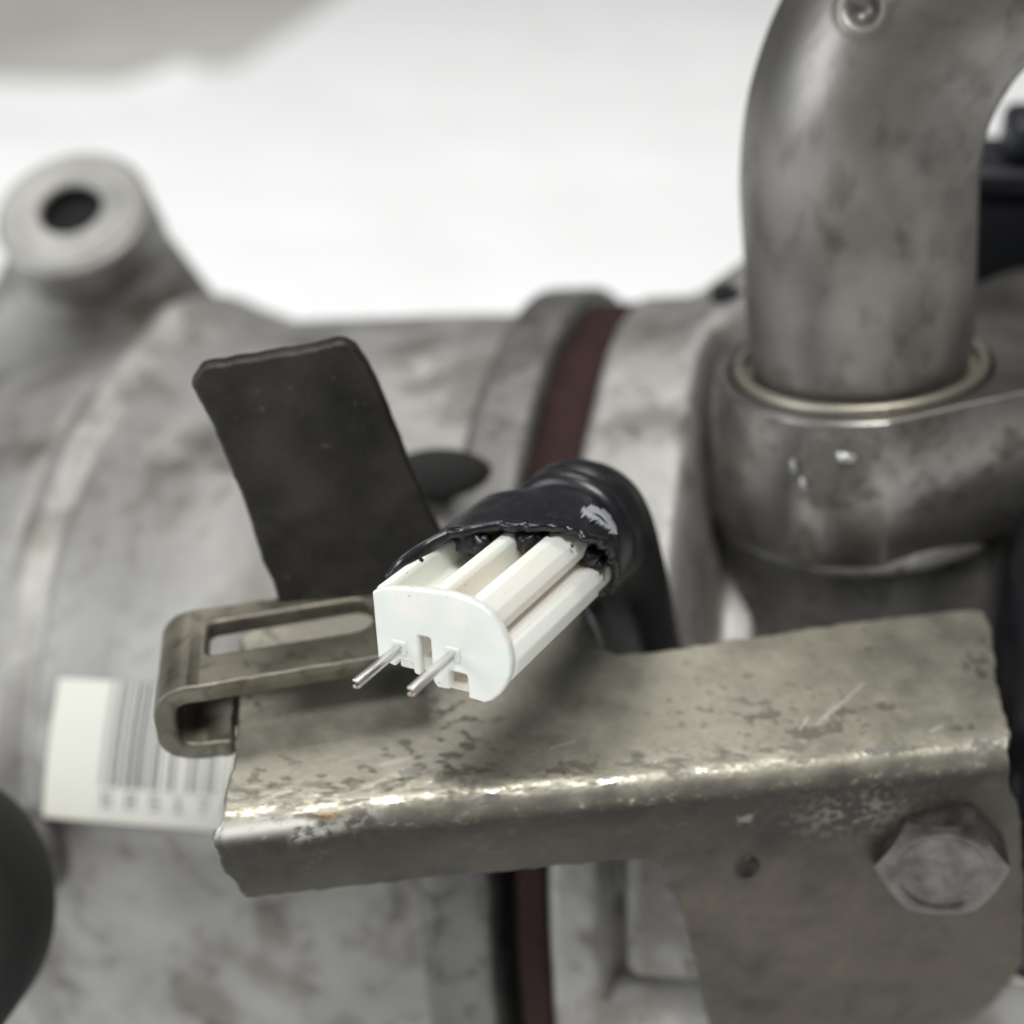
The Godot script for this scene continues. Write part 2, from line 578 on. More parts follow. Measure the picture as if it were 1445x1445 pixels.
func compressor() -> void:
	var cx := CYL_X.normalized()
	var ce := cx.cross(Vector3.UP).normalized()
	var cu := ce.cross(cx)
	cyl_frame = Transform3D(Basis(cx, cu, ce), Vector3(16.44, -61.84, -56.99))
	var c := thing("compressor", "cast aluminium compressor body with maroon gasket band, blurred behind the bracket", "compressor", cyl_frame)
	xf = Transform3D()
	var nz := noise(41, 0.05, 3)
	var st := begin()
	turned(st, [[-61.2, 20], [-61.2, 53.0], [-60.9, 55.2], [-60.2, 56.6], [-58.4, 57.0], [-56.6, 56.2], [-55.6, 55.6], [-30, 55.7], [-12.4, 55.8], [-10.4, 55.9], [-10.4, 50]], 240, func(s: float, dd: float) -> float:
		var d := turn_of(dd)
		var h := 0.5 * nz.get_noise_3d(s * 0.7, d * 0.9, 0)
		h += dent(s, d, -18.9, 92.5, 2.6, 2.4, 0.9) + dent(s, d, -19.0, 79.6, 2.4, 2.2, 0.9)
		h += 1.3 * box_mask(s, d, -54.5, -24.0, 21.8, 62.0, 0.7, 0.9)
		h += dent(s, d, -44.0, 68.0, 3.2, 3.6, 1.2)
		h += 2.2 * box_mask(s, d, -110, -52.0, 94.0, 125.0, 4.0, 5.0)
		return h)
	commit(st, "front_housing", mats.cast, c)
	st = begin()
	turned(st, [[-10.6, 50], [-10.6, 57.6], [-10.2, 58.5], [-9.5, 58.9], [-4.4, 58.9], [-3.6, 58.5], [-3.3, 57.2], [-3.3, 20]], 240, func(s: float, dd: float) -> float:
		return 0.35 * nz.get_noise_3d(s * 0.7, dd * 0.9, 10))
	commit(st, "joint_flange", mats.dull_cast, c)
	st = begin()
	turned(st, [[-96, 0], [-96, 40], [-92, 46], [-84, 50], [-72, 53], [-64, 54.2], [-61.6, 54.0], [-61.25, 53.2], [-61.25, 20]], 200, func(s: float, dd: float) -> float:
		return 0.7 * nz.get_noise_3d(s * 0.6, dd * 0.8, 40))
	commit(st, "nose_cover", mats.cast, c)
	st = begin()
	turned(st, [[-3.28, 20], [-3.28, 53.5], [-1.7, 53.5], [-1.7, 20]], 160, func(_s: float, _d: float) -> float: return 0.0)
	commit(st, "joint_gap", mats.bore_dark, c)
	st = begin()
	turned(st, [[-3.25, 20], [-3.25, 56.6], [-1.5, 56.7], [-1.1, 56.7], [1.6, 56.7], [2.0, 56.3], [2.0, 20]], 200, func(s: float, d: float) -> float:
		return 0.2 * nz.get_noise_3d(s, d, 80) - (4.5 * ss(56.0, 36.0, turn_of(d)) * ss(-1.2, -1.7, s)))
	commit(st, "gasket", mats.gasket_rubber, c)
	st = begin()
	turned(st, [[2.02, 20], [2.02, 56.6], [2.5, 57.2], [19, 57.0], [25, 53.0], [34, 48.5], [64, 46.0], [68, 44], [70, 40], [70, 0]], 480, func(s: float, dd: float) -> float:
		var d := turn_of(dd)
		var h := 0.6 * nz.get_noise_3d(s * 0.7, d * 0.9, 120)
		# recessed pocket low on the front, with a rounded ledge
		h -= 3.2 * box_mask(s, d, 7.4, 60.0, 8.7, 36.0, 0.35, 0.35) - 2.7 * box_mask(s, d, 9.4, 60.0, 10.6, 38.0, 0.45, 0.4)
		h -= 12.0 * ss(12.3, 16.5, s) * ss(36, 44, d) * (1.0 - ss(76, 88, d))
		# the shoulder that rises behind the pipe
		h += 5.5 * ss(7, 18, s) * ss(76, 92, d) * (1.0 - ss(120, 136, d))
		return h)
	commit(st, "rear_housing", mats.cast, c)
	lug(c)
	# black plug: shade of a drilled hole beside the pipe, as colour
	xf = Transform3D(Basis(Vector3.RIGHT, on_cyl(0, 89, 1), Vector3.RIGHT.cross(on_cyl(0, 89, 1))), on_cyl(15.2, 89, 56.0))
	st = begin()
	lathe(st, [Vector2(2.3, -3), Vector2(2.3, 5.2), Vector2(2.0, 5.5), Vector2(0, 5.4)], 32)
	commit(st, "bore_plug", mats.bore_dark, c)
	# printed sticker
	var lab := begin()
	xf = Transform3D()
	var rows := []
	var uvs := []
	for i in 41:
		var s := lerpf(-51.2, -26.0, i / 40.0)
		var row := PackedVector3Array()
		var uv := PackedVector2Array()
		for j in 31:
			var d := lerpf(22.6, 37.2, j / 30.0)
			row.append(on_cyl(s - (37.2 - d) * 0.08, d, 55.6 + 1.3 + 0.45))
			uv.append(Vector2(i / 40.0, 1.0 - j / 30.0))
		rows.append(row)
		uvs.append(uv)
	for i in rows.size():
		rows[i].reverse(); uvs[i].reverse()
	skin(lab, rows, false, uvs)
	commit(lab, "barcode_sticker", sticker_material(), c)


func sticker_material() -> StandardMaterial3D:
	var w := 1024
	var h := 560
	var im := Image.create(w, h, false, Image.FORMAT_RGB8)
	im.fill(Color(0.8, 0.8, 0.77))
	im.fill_rect(Rect2i(0, 0, 240, h), Color(0.83, 0.83, 0.79))
	var r := RandomNumberGenerator.new()
	r.seed = 12
	var x := 262
	while x < w - 20:
		var bw: int = [6, 6, 14, 20][r.randi() % 4]
		im.fill_rect(Rect2i(x, 0, bw, 420), Color(0.33, 0.33, 0.35))
		x += bw + [6, 10, 20, 30][r.randi() % 4]
	var font := {"0": [7, 5, 5, 5, 7], "1": [2, 6, 2, 2, 7], "6": [7, 4, 7, 5, 7], "8": [7, 5, 7, 5, 7], "5": [7, 4, 7, 1, 7], "7": [7, 1, 2, 2, 2]}
	x = 275
	for ch in "685176":
		var g: Array = font[ch]
		for yy in 5:
			for xx in 3:
				if int(g[yy]) >> (2 - xx) & 1:
					im.fill_rect(Rect2i(x + xx * 16, 436 + yy * 13, 16, 13), Color(0.55, 0.55, 0.55))
		x += 112
	var m := StandardMaterial3D.new()
	m.resource_name = "sticker"
	m.albedo_texture = ImageTexture.create_from_image(im)
	m.roughness = 0.55
	return m


func lug(c: Node3D) -> void:
	# mounting ear: a bored boss on a web that widens down to the housing
	var ax := Vector3(-0.07, 0.81, 0.56).normalized()
	var side := ax.cross(Vector3(0, 0, 1)).normalized()
	var f := Transform3D(Basis(side, ax, side.cross(ax)), Vector3(-58.33, 1.19, -85.9))
	xf = cyl_frame.affine_inverse() * f
	var st := begin()
	lathe(st, [Vector2(4.3, -14), Vector2(4.3, -0.7), Vector2(4.6, 0), Vector2(9.5, 0), Vector2(10.3, -0.6), Vector2(10.5, -8.5), Vector2(4.3, -14)], 72)
	var boss := commit(st, "mounting_lug", mats.cast, c)
	st = begin()
	lathe(st, [Vector2(4.2, -0.5), Vector2(4.1, -2.4), Vector2(0, -2.4)], 48)
	commit(st, "lug_bore", mats.bore_dark, boss)  # shallow black floor, the shade of a deep bore put into colour
	st = begin()
	lathe(st, [Vector2(4.2, -0.4), Vector2(4.4, 0.15), Vector2(4.7, 0.3), Vector2(9.3, 0.3), Vector2(9.6, -0.1)], 72)
	commit(st, "lug_face", mats.machined, boss)
	# web: rounded sections from the boss to the housing
	st = begin()
	xf = cyl_frame.affine_inverse()
	var rows := []
	for i in 17:
		var t := i / 16.0
		var row := PackedVector3Array()
		for j in 48:
			var a := TAU * j / 48.0
			var from := f * Vector3(9.4 * cos(a), -5.5, 9.4 * -sin(a))
			var to := Vector3(-59.5, -24.0, -95.0) + Vector3(23.0 * signf(cos(a)) * pow(absf(cos(a)), 0.8), 0, -11.0 * signf(sin(a)) * pow(absf(sin(a)), 0.8))
			row.append(from.lerp(to, t))
		rows.append(row)
	skin(st, rows, true)
	commit(st, "lug_web", mats.cast, boss)


# ---------------------------------------------------------------- pipe
func pipe() -> void:
	var w := Vector3(-0.118, 0.993, 0).normalized()
	var z := Vector3(0, 0, 1)
	var f := Transform3D(Basis(w.cross(z), w, z), Vector3(34.03, 1.07, -31.97))
	var p := thing("pipe", "bent grey aluminium pipe rising from the round fitting at right", "pipe", f)
	xf = Transform3D()
	# bent tube
	var R := 10.75
	var path := PackedVector3Array()
	for i in 50:
		path.append(Vector3(0, lerpf(-3, 17.4, i / 49.0), 0))
	var bend := 21.0
	var away := Vector3(0.985, 0, -0.17)
	var cen := Vector3(0, 17.4, 0) + away * bend
	for i in range(1, 100):
		var t := deg_to_rad(82.0 * i / 99.0)
		path.append(cen - away * bend * cos(t) + Vector3(0, bend * sin(t), 0))
	var dir := (path[-1] - path[-2]).normalized()
	for i in range(1, 25):
		path.append(path[-1] + dir * 1.2)
	var rows := []
	var nz := noise(51, 0.09, 2)
	var uvs := []
	var along := 0.0
	for i in path.size():
		var d := (path[mini(i + 1, path.size() - 1)] - path[maxi(i - 1, 0)]).normalized()
		var s2 := away.cross(Vector3.UP)
		var s1 := s2.cross(d).normalized()
		var row := PackedVector3Array()
		var uv := PackedVector2Array()
		for j in 145:
			uv.append(Vector2(1.0 - j / 144.0, along / 84.0))
			var a := TAU * (j % 144) / 144.0
			var r := R - 0.35 * ss(12.0, 4.0, i) + 0.1 * nz.get_noise_3d(i * 0.4, 9.0 * cos(a), 9.0 * sin(a))
			var q := path[i] + (s1 * cos(a) + s2 * sin(a)) * r
			# punch mark
			var e := q.distance_to(Vector3(-1.2, 33.6, 7.9))
			r += -1.3 * exp(-pow(e / 1.15, 4)) + 0.25 * exp(-pow((e - 1.9) / 0.5, 2))
			row.append(path[i] + (s1 * cos(a) + s2 * sin(a)) * r)
		row.reverse()
		rows.append(row)
		uvs.append(uv)
		along += path[i].distance_to(path[mini(i + 1, path.size() - 1)])
	var st := begin()
	skin(st, rows, false, uvs)
	var tube_metal := (mats.pipe_metal as StandardMaterial3D).duplicate() as StandardMaterial3D
	tube_metal.uv1_triplanar = false
	tube_metal.uv1_scale = Vector3.ONE
	commit(st, "bent_tube", tube_metal, p)
	# bead round the foot of the tube
	st = begin()
	lathe(st, [Vector2(10.3, -1.5), Vector2(11.15, -1.5), Vector2(11.2, -0.9), Vector2(11.4, -0.4), Vector2(11.8, -0.3), Vector2(12.1, -0.5), Vector2(12.25, -1.0), Vector2(12.1, -1.7), Vector2(11.6, -2.3), Vector2(10.4, -2.4)], 96)
	commit(st, "collar_ring", mats.ring_metal, p)
	# fitting block: round at the left, running back to the right
	var o := PackedVector2Array()
	for i in 49:
		var a := deg_to_rad(62 + 206.0 * i / 48.0)
		o.append(Vector2(14.3 * cos(a), 14.3 * sin(a)))
	o.append(Vector2(30, -6.5))
	o.append(Vector2(36, 4))
	o.append(Vector2(34, 18))
	o.append(Vector2(24, 24))
	var up := func(x: float, y: float, h: float) -> Vector3:
		var t := clampf((-1.9 - h) / 13.7, 0.0, 1.0)
		return Vector3(x * (1.0 + 0.035 * t) - 0.6 * t, h, -y * (1.0 + 0.035 * t))
	st = begin()
	plate(st, rounded(o, 0.6, 2), [circle(12.6, 72)], -15.6, -1.0, 0.35, up, 1, [], 0.8)
	commit(st, "fitting_block", mats.block_metal, p)
	st = begin()
	lathe(st, [Vector2(13.2, -2.6), Vector2(0.0, -2.6)], 72)
	commit(st, "counterbore_floor", mats.bore_dark, p)
	# boss below the block
	st = begin()
	lathe(st, [Vector2(14.0, -15.0), Vector2(14.9, -15.9), Vector2(15.0, -16.4), Vector2(14.6, -17.0), Vector2(14.1, -20), Vector2(14.2, -25), Vector2(16.5, -30), Vector2(21, -34)], 96)
	commit(st, "port_boss", mats.dull_cast, p)
	# bright nicks in the front of the block
	for q in [[Vector3(-4.4, -4.3, 14.05), 0.95, 0.55], [Vector3(-8.0, -7.3, 12.75), 0.4, 0.75], [Vector3(-8.75, -5.6, 12.3), 0.3, 0.8]]:
		st = begin()
		var out: Vector3 = Vector3(q[0].x, 0, q[0].z).normalized()
		xf = Transform3D(Basis(out.cross(Vector3.UP) * q[1], Vector3.UP * q[2], out * -0.18), q[0])
		blob(st, Vector3.ZERO, 1.0, 9)
		commit(st, "nick", mats.bright_metal, p)
	xf = Transform3D()


func circle(r: float, n: int, at := Vector2.ZERO) -> PackedVector2Array:
	var o := PackedVector2Array()
	for i in n:
		o.append(at + Vector2(cos(TAU * i / n), sin(TAU * i / n)) * r)
	return o


# ---------------------------------------------------------------- bracket
const BEND := 2.6
var bracket_frame := Transform3D()


var dents := noise(91, 0.16, 3)


func bracket_warp(x: float, s: float, h: float) -> Vector3:
	h += 0.13 * dents.get_noise_2d(x * 0.8, s * 1.6) * exp(-pow((s - 0.5) / 3.6, 2))
	if s > BEND:
		return Vector3(x, h, -s)
	if s < -BEND:
		return Vector3(x, s, h)
	var a := (BEND - s) / (2.0 * BEND) * PI / 2.0
	return Vector3(x, -BEND + cos(a) * (BEND + h), -(BEND - sin(a) * (BEND + h)))


func bracket_material() -> StandardMaterial3D:
	# unfolded sheet: x -8..76 mm, s -42..28 mm
	var w := 1176
	var h := 980
	var k := 14.0
	var big := noise(61, 0.055, 4)
	var mid := noise(62, 0.22, 4)
	var fine := noise(63, 0.9, 3)
	var spot := noise(64, 0.5, 3)
	var scr := noise(65, 0.35, 3)
	var cols := PackedByteArray()
	var rgh := PackedByteArray()
	cols.resize(w * h * 3)
	rgh.resize(w * h * 3)
	for j in h:
		var s := 28.0 - j / k
		for i in w:
			var x := -8.0 + i / k
			var b := big.get_noise_2d(x, s)
			var m := mid.get_noise_2d(x, s)
			var fi := fine.get_noise_2d(x, s)
			var sp := spot.get_noise_2d(x * 0.9 + s * 0.2, s * 1.25)
			var sc := scr.get_noise_2d(x * 0.7 + s * 0.5, s * 2.2)
			var e := (s + 0.6 * m) / 1.9                    # how near the fold, in units of its wear band
			var wear := exp(-pow((s - 1.0 + 0.6 * m) / 1.5, 2))
			var front := ss(0.5, -2.5, s)                   # the hanging face is coloured darker and browner than the top
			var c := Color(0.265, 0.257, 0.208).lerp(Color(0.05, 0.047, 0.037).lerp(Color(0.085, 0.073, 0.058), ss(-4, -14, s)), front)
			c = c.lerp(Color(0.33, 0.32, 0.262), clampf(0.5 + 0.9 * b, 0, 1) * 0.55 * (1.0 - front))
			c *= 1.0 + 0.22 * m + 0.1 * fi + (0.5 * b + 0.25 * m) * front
			var near_fold := exp(-pow((s - 3.2) / 3.4, 2))
			var dirt := ss(0.42 - 0.14 * near_fold, 0.72 - 0.1 * near_fold, sp + 0.6 * b + 0.25 * fi) * 0.75 * (1.0 - 0.3 * wear) + ss(0.1, 0.5, b) * 0.25 * front
			var band := exp(-pow((s - 1.9 + m * 1.5) / 1.7, 2)) * ss(-0.15, 0.35, sc) * ss(56, 44, x)   # scuffed dirt just above the fold
			dirt = clampf(dirt + 0.75 * band, 0, 1)
			c = c.lerp(Color(0.085, 0.078, 0.062), dirt * 0.75)
			for q in [] if front > 0.9 else [[59.5, 3.0, 1.6, 0.5], [64.2, 9.2, 0.9, 1.5], [47.5, 4.2, 2.6, 0.7], [44.0, 6.5, 1.8, 0.5], [27.0, 2.4, 3.6, 0.9], [26.0, 2.0, 2.6, 0.7], [18.0, 3.2, 4.0, 0.5], [35.0, 2.0, 2.4, 0.7], [52.0, 6.2, 2.6, 0.4], [56.5, 13.5, 3.2, 0.35], [41.0, 11.5, 1.2, 0.5], [66.0, 13.6, 0.7, 1.1]]:
				var g0 := exp(-pow((x - q[0]) / q[2], 2) - pow((s - q[1]) / q[3], 2))
				if g0 > 0.02:
					c = c.lerp(Color(0.06, 0.05, 0.038), ss(0.35, 0.85, g0 + 1.1 * m + 0.8 * fi) * 0.6)
			var bare_or_glint := clampf(wear * ss(-0.1, 0.4, m + 0.5 * fi + 0.7 * b) * 0.9 + ss(0.42, 0.6, sc) * ss(6.5, 3.0, s) * ss(-0.5, 2.0, s) * 0.7, 0, 1)
			var glint := 0.0  # highlights painted along the fold as pale, smoother metal
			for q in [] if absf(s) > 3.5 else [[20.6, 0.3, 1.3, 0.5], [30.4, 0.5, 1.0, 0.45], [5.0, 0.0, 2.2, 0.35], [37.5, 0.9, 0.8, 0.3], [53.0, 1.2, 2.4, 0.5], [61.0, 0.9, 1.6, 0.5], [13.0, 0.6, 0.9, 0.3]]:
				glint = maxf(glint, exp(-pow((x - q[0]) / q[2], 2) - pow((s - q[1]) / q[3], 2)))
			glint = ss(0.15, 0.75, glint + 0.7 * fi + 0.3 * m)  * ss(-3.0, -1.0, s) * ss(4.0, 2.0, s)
			bare_or_glint = maxf(bare_or_glint, glint)
			c = c.lerp(Color(0.44, 0.415, 0.33).lerp(Color(0.62, 0.6, 0.54), glint), maxf(bare_or_glint * 0.6, glint * 0.9))
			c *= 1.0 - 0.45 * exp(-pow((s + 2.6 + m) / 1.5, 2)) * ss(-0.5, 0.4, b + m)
			if s < -2.0 and s > -12.0 and x > 38.0 and x < 58.0:
				var scuff := exp(-pow((x - 50.5) / 4.5, 2) - pow((s + 5.5) / 2.2, 2)) + exp(-pow((x - 41.2) / 0.7, 2) - pow((s + 4.9) / 0.6, 2)) * 1.6
				c = c.lerp(Color(0.24, 0.235, 0.21), clampf(scuff * ss(0.0, 0.45, fi + 0.6 * m + 0.15 * scuff), 0, 1) * 0.7)
			# chalky white scuff at the left end of the fold
			var ch := exp(-pow((s + 0.7 - 0.05 * x) / 0.75, 2)) * ss(-1.0, 0.2, x) * ss(7.5, 5.0, x + 3.0 * m) * ss(-0.5, 0.1, m + 0.5 * fi + 0.3)
			var ch2 := exp(-pow((s + 2.0 - 0.28 * (x - 5.0)) / 0.7, 2)) * ss(4.5, 6.0, x) * ss(13.5, 11.0, x) * ss(-0.45, 0.15, fi + m)
			c = c.lerp(Color(0.72, 0.71, 0.66), clampf(ch + 0.55 * ch2, 0, 1))
			var ru := exp(-pow((x - 8.2) / 1.5, 2) - pow((s + 0.1) / 0.45, 2)) * ss(-0.1, 0.3, fi + m)
			c = c.lerp(Color(0.42, 0.25, 0.1), clampf(ru, 0, 1) * 0.8)
			# light smears across the left of the top face
			var sm := ss(0.25, 0.5, scr.get_noise_2d(x * 0.35 - 40.0, s * 1.6 + x * -0.35)) * ss(24, 14, x) * ss(1.0, 2.5, s) * ss(8, 5, s)
			c = c.lerp(Color(0.5, 0.5, 0.45), sm * 0.35)
			# long straight scratches at right
			for q in [[49.0, 5.6, 53.6, 9.4, 0.10], [48.0, 4.9, 50.2, 7.0, 0.08], [46.5, 4.6, 47.6, 5.9, 0.1], [57.0, 3.0, 58.2, 3.5, 0.12], [26.0, 5.0, 28.0, 5.5, 0.08]]:
				var A := Vector2(q[0], q[1])
				var B := Vector2(q[2], q[3])
				if absf(x - A.x) < 6.0 and absf(s - A.y) < 6.0:
					var near := Geometry2D.get_closest_point_to_segment(Vector2(x, s), A, B)
					c = c.lerp(Color(0.55, 0.53, 0.46), 0.7 * (1.0 - ss(q[4] * 0.4, q[4] * 1.6, near.distance_to(Vector2(x, s)))))
			var o := (j * w + i) * 3
			var g := c.linear_to_srgb()
			cols[o] = int(clampf(g.r, 0, 1) * 255)
			cols[o + 1] = int(clampf(g.g, 0, 1) * 255)
			cols[o + 2] = int(clampf(g.b, 0, 1) * 255)
			rgh[o] = int(clampf(0.5 + 0.2 * m + 0.2 * fi + wear * (0.1 * fi + 0.3 * m + 0.5 * b) - 0.25 * dirt + 0.2 * ch, 0, 1) * 255)
			rgh[o + 1] = int(clampf(0.46 + 0.22 * dirt - 0.12 * bare_or_glint - 0.24 * glint + 0.12 * m + 0.3 * ch + 0.06 * front, 0.14, 1) * 255)
			rgh[o + 2] = int(clampf(0.6 - 0.35 * dirt + 0.15 * bare_or_glint - 0.6 * ch, 0, 1) * 255)
	var m := StandardMaterial3D.new()
	m.resource_name = "zinc_bracket"
	m.albedo_texture = ImageTexture.create_from_image(Image.create_from_data(w, h, false, Image.FORMAT_RGB8, cols))
	var rt := ImageTexture.create_from_image(Image.create_from_data(w, h, false, Image.FORMAT_RGB8, rgh))
	m.roughness = 1.0
	m.roughness_texture = rt
	m.roughness_texture_channel = BaseMaterial3D.TEXTURE_CHANNEL_GREEN
	m.metallic = 1.0
	m.metallic_texture = rt
	m.metallic_texture_channel = BaseMaterial3D.TEXTURE_CHANNEL_BLUE
	m.heightmap_enabled = true
	m.heightmap_texture = rt
	m.heightmap_scale = 0.004
	return m


func bracket_uv(q: Vector2) -> Vector2:
	return Vector2((q.x + 8.0) / 84.0, (28.0 - q.y) / 70.0)


func ragged(poly: PackedVector2Array, amount: float, step: float, sd: int) -> PackedVector2Array:
	var n := noise(sd, 0.5, 3)
	var out := resample(poly, step)
	for i in out.size():
		var p := out[i]
		out[i] = p + Vector2(n.get_noise_2d(p.x, p.y), n.get_noise_2d(p.x + 70.0, p.y - 30.0)) * amount
	return out


func bracket() -> void:
	var u := Vector3(0.9913, 0.0131, -0.1309).normalized()
	var vv := Vector3(-0.1309, 0.1372, -0.9819)
	vv = (vv - u * u.dot(vv)).normalized()
	bracket_frame = Transform3D(Basis(u, u.cross(vv), -vv), Vector3(-22.03, -19.24, 14.29))
	var b := thing("mounting_bracket", "scratched yellowish zinc plated steel angle bracket under the white plug", "bracket", bracket_frame)
	xf = Transform3D()
	var o := pts([[62.9, 0], [63.6, 2.2], [65.0, 8.4], [67.4, 14.7], [68.1, 17.9], [61.3, 17.7], [55.2, 17.4], [44.5, 16.4], [38.6, 15.8], [33.6, 15.7], [32.3, 17.0], [31.8, 25.5], [18, 26.0], [5, 25.5], [0.9, 22.0],
		[0.9, 7.4], [0.3, 4.0], [-0.1, 0.0], [-0.7, -1.5], [-0.4, -4.7], [1.0, -8.6], [15.3, -8.4], [32.6, -8.5], [34.6, -9.6], [35.8, -11.7], [36.6, -14.5], [39.0, -23.9], [41.5, -36.0], [61, -38], [67.5, -36.0], [70.2, -28.1], [68.4, -19.8], [65.2, -7.6], [63.4, -4.0]])
	var rad := []
	for i in o.size():
		rad.append(0.5)
	rad[4] = 1.6
	rad[21] = 2.0; rad[22] = 3.0; rad[28] = 4.0; rad[29] = 6.0; rad[30] = 4.0
	o = ragged(rounded(o, rad, 4), 0.22, 0.45, 71)
	var strips := [-60.0, -6.0, -4.2, -BEND]
	for i in range(1, 9):
		strips.append(-BEND + 2.0 * BEND * i / 8.0)
	strips.append_array([3.6, 4.8, 6.2, 60.0])
	var cuts := [-20.0]
	for i in 54:
		cuts.append(-1.0 + i * 1.3)
	cuts.append(90.0)
	var st := begin()
	plate(st, o, [], -1.9, 0.0, 0.3, bracket_warp, 1, strips, 0.45, bracket_uv, 0, cuts)
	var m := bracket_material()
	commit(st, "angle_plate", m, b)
	# little punched nub on the hanging face
	st = begin()
	xf = Transform3D(Basis(Vector3.RIGHT, Vector3.BACK, Vector3.DOWN), Vector3(42.0, -10.8, 0))
	lathe(st, [Vector2(1.25, -0.1), Vector2(1.15, 0.22), Vector2(0.95, 0.32), Vector2(0.75, 0.2), Vector2(0.5, 0.05), Vector2(0, 0.02)], 32, Vector2(0.85, 1.0))
	commit(st, "punched_nub", mats.dark_steel, b)
	clip(b)


# slotted plate folded back over the bracket on a U bend, with the upright tab on its far edge
func clip(b: Node3D) -> void:
	var r := 2.85
	var u0 := -1.5
	var mid := 4.65                       # height of the middle of the upper sheet
	var th := 0.85
	var warp := func(l: float, y: float, h: float) -> Vector3:
		var y2 := y + 0.125 * maxf(l, -4.0)
		if l > 0.0:
			return Vector3(u0 + l, mid + h, -y2)
		if l > -PI * r:
			var a := -l / r
			var ca := signf(cos(a)) * pow(absf(cos(a)), 0.62)
			var sa := pow(absf(sin(a)), 0.62)
			var nn := Vector2(pow(absf(sin(a)), 1.38), signf(cos(a)) * pow(absf(cos(a)), 1.38)).normalized()
			return Vector3(u0 - sa * r - nn.x * h, mid - r + ca * r + nn.y * h, -y2)
		return Vector3(u0 - (l + PI * r), mid - 2.0 * r - h, -y2)
	var end := -PI * r - 2.3
	var o := rounded(pts([[end, 9.6], [19, 9.6], [19, 19.6], [end, 19.6]]), 0.8, 3)
	o = ragged(o, 0.12, 0.4, 73)
	var hole := rounded(pts([[0.6, 13.4], [14.2, 13.4], [14.2, 17.6], [0.6, 17.4]]), [0.7, 1.9, 1.9, 0.7], 5)
	var strips := [-60.0, -PI * r]
	for i in range(1, 21):
		strips.append(-PI * r * (1.0 - i / 20.0))
	strips.append(60.0)
	var st := begin()
	xf = Transform3D()
	plate(st, o, [hole], -th, th, 0.3, warp, 0, strips, 0.4)
	commit(st, "slotted_clip", mats.olive_steel, b)
	# upright tab
	var H := Vector3(5.2, 4.9, -20.6)
	var beta := deg_to_rad(10)
	var up := Vector3(0, cos(beta), -sin(beta))
	xf = Transform3D(Basis(Vector3.RIGHT, up, Vector3.RIGHT.cross(up)), H)
	var t := pts([[-0.2, -0.6], [-0.7, 2.2], [-1.4, 4.0], [-2.4, 9.2], [-4.3, 16.3], [-5.6, 19.9], [-4.6, 21.3], [3.5, 22.2], [7.2, 22.9], [8.6, 20.6], [9.8, 17.2], [11.5, 11.5], [13.6, 5.6], [15.5, 2.0], [15.8, -0.6]])
	t = ragged(rounded(t, [0.3, 0.8, 1, 3, 3, 0.6, 0.8, 3, 2.6, 2.2, 3, 3, 4, 2, 0.3], 5), 0.1, 0.45, 75)
	st = begin()
	var bent := func(x: float, y: float, h: float) -> Vector3:
		var low := maxf(0.0, 9.0 - y)
		return Vector3(x, y, h + low * 0.14 * ss(0.0, 1.6, low))
	plate(st, t, [], -1.9, 0.0, 0.35, bent, 1, [-5.0, 7.0, 7.7, 8.3, 9.0, 40.0], 0.5, null, 2)
	var tab := commit(st, "upright_tab", mats.dark_steel, b)
	st = begin()
	plate(st, t, [], -1.9, 0.0, 0.35, bent, 1, [], 0.5, null, 1)
	commit(st, "worn_edge", mats.dark_steel, tab)
	tab.set_meta("label", "dark stained upright tab leaning left")


func bolt() -> void:
	var base := bracket_frame * Vector3(58.6, -10.9, 0.0)
	var f := Transform3D(bracket_frame.basis * Basis(Vector3.UP, deg_to_rad(-17)) * Basis(Vector3.RIGHT, deg_to_rad(84)) * Basis(Vector3.UP, deg_to_rad(9)), base)
	var b := thing("hex_bolt", "steel hexagon head bolt through the right end of the bracket", "bolt", f)
	xf = Transform3D()
	# y is the axis; head of six sides with a turned chamfer on top
	var st := begin()
	var flats := 4.75
	var H := 3.1
	var n := 96
	var rows := []
	var corner := flats / cos(PI / 6)
	for lev in 4:
		var row := PackedVector3Array()
		for j in n:
			var a := TAU * j / n
			var k := fposmod(a + PI / 6, PI / 3) - PI / 6
			var hex := flats / cos(k)
			var top := H - 0.3 - 0.5 * maxf(0.0, (hex - flats) / (corner - flats))
			var r := hex
			var y: float = [-1.8, 0.0, top, H][rows.size()]
			if rows.size() == 3:
				r = flats * 0.9
			row.append(Vector3(sin(a) * r, y, cos(a) * r))
		rows.append(row)
	st.set_smooth_group(-1)
	skin(st, rows.slice(0, 3), true)
	st.set_smooth_group(4)
	skin(st, rows.slice(2, 4), true)
	var lip := PackedVector3Array()
	var well := PackedVector3Array()
	for j in n:
		var a := TAU * j / n
		lip.append(Vector3(sin(a) * flats * 0.83, H + 0.05, cos(a) * flats * 0.83))
		well.append(Vector3(sin(a) * flats * 0.74, H - 0.3, cos(a) * flats * 0.74))
	skin(st, [rows[3], lip], true)
	skin(st, [lip, well], true)
	st.set_smooth_group(5)
	for j in n:
		tri(st, well[j], Vector3(0, H - 0.26, 0), well[(j + 1) % n])
	commit(st, "bolt_head", mats.bolt_steel, b)
	st = begin()
	lathe(st, [Vector2(3.0, -9), Vector2(3.0, -0.3), Vector2(0, -0.3)], 32)
	commit(st, "shank", mats.bolt_steel, b)


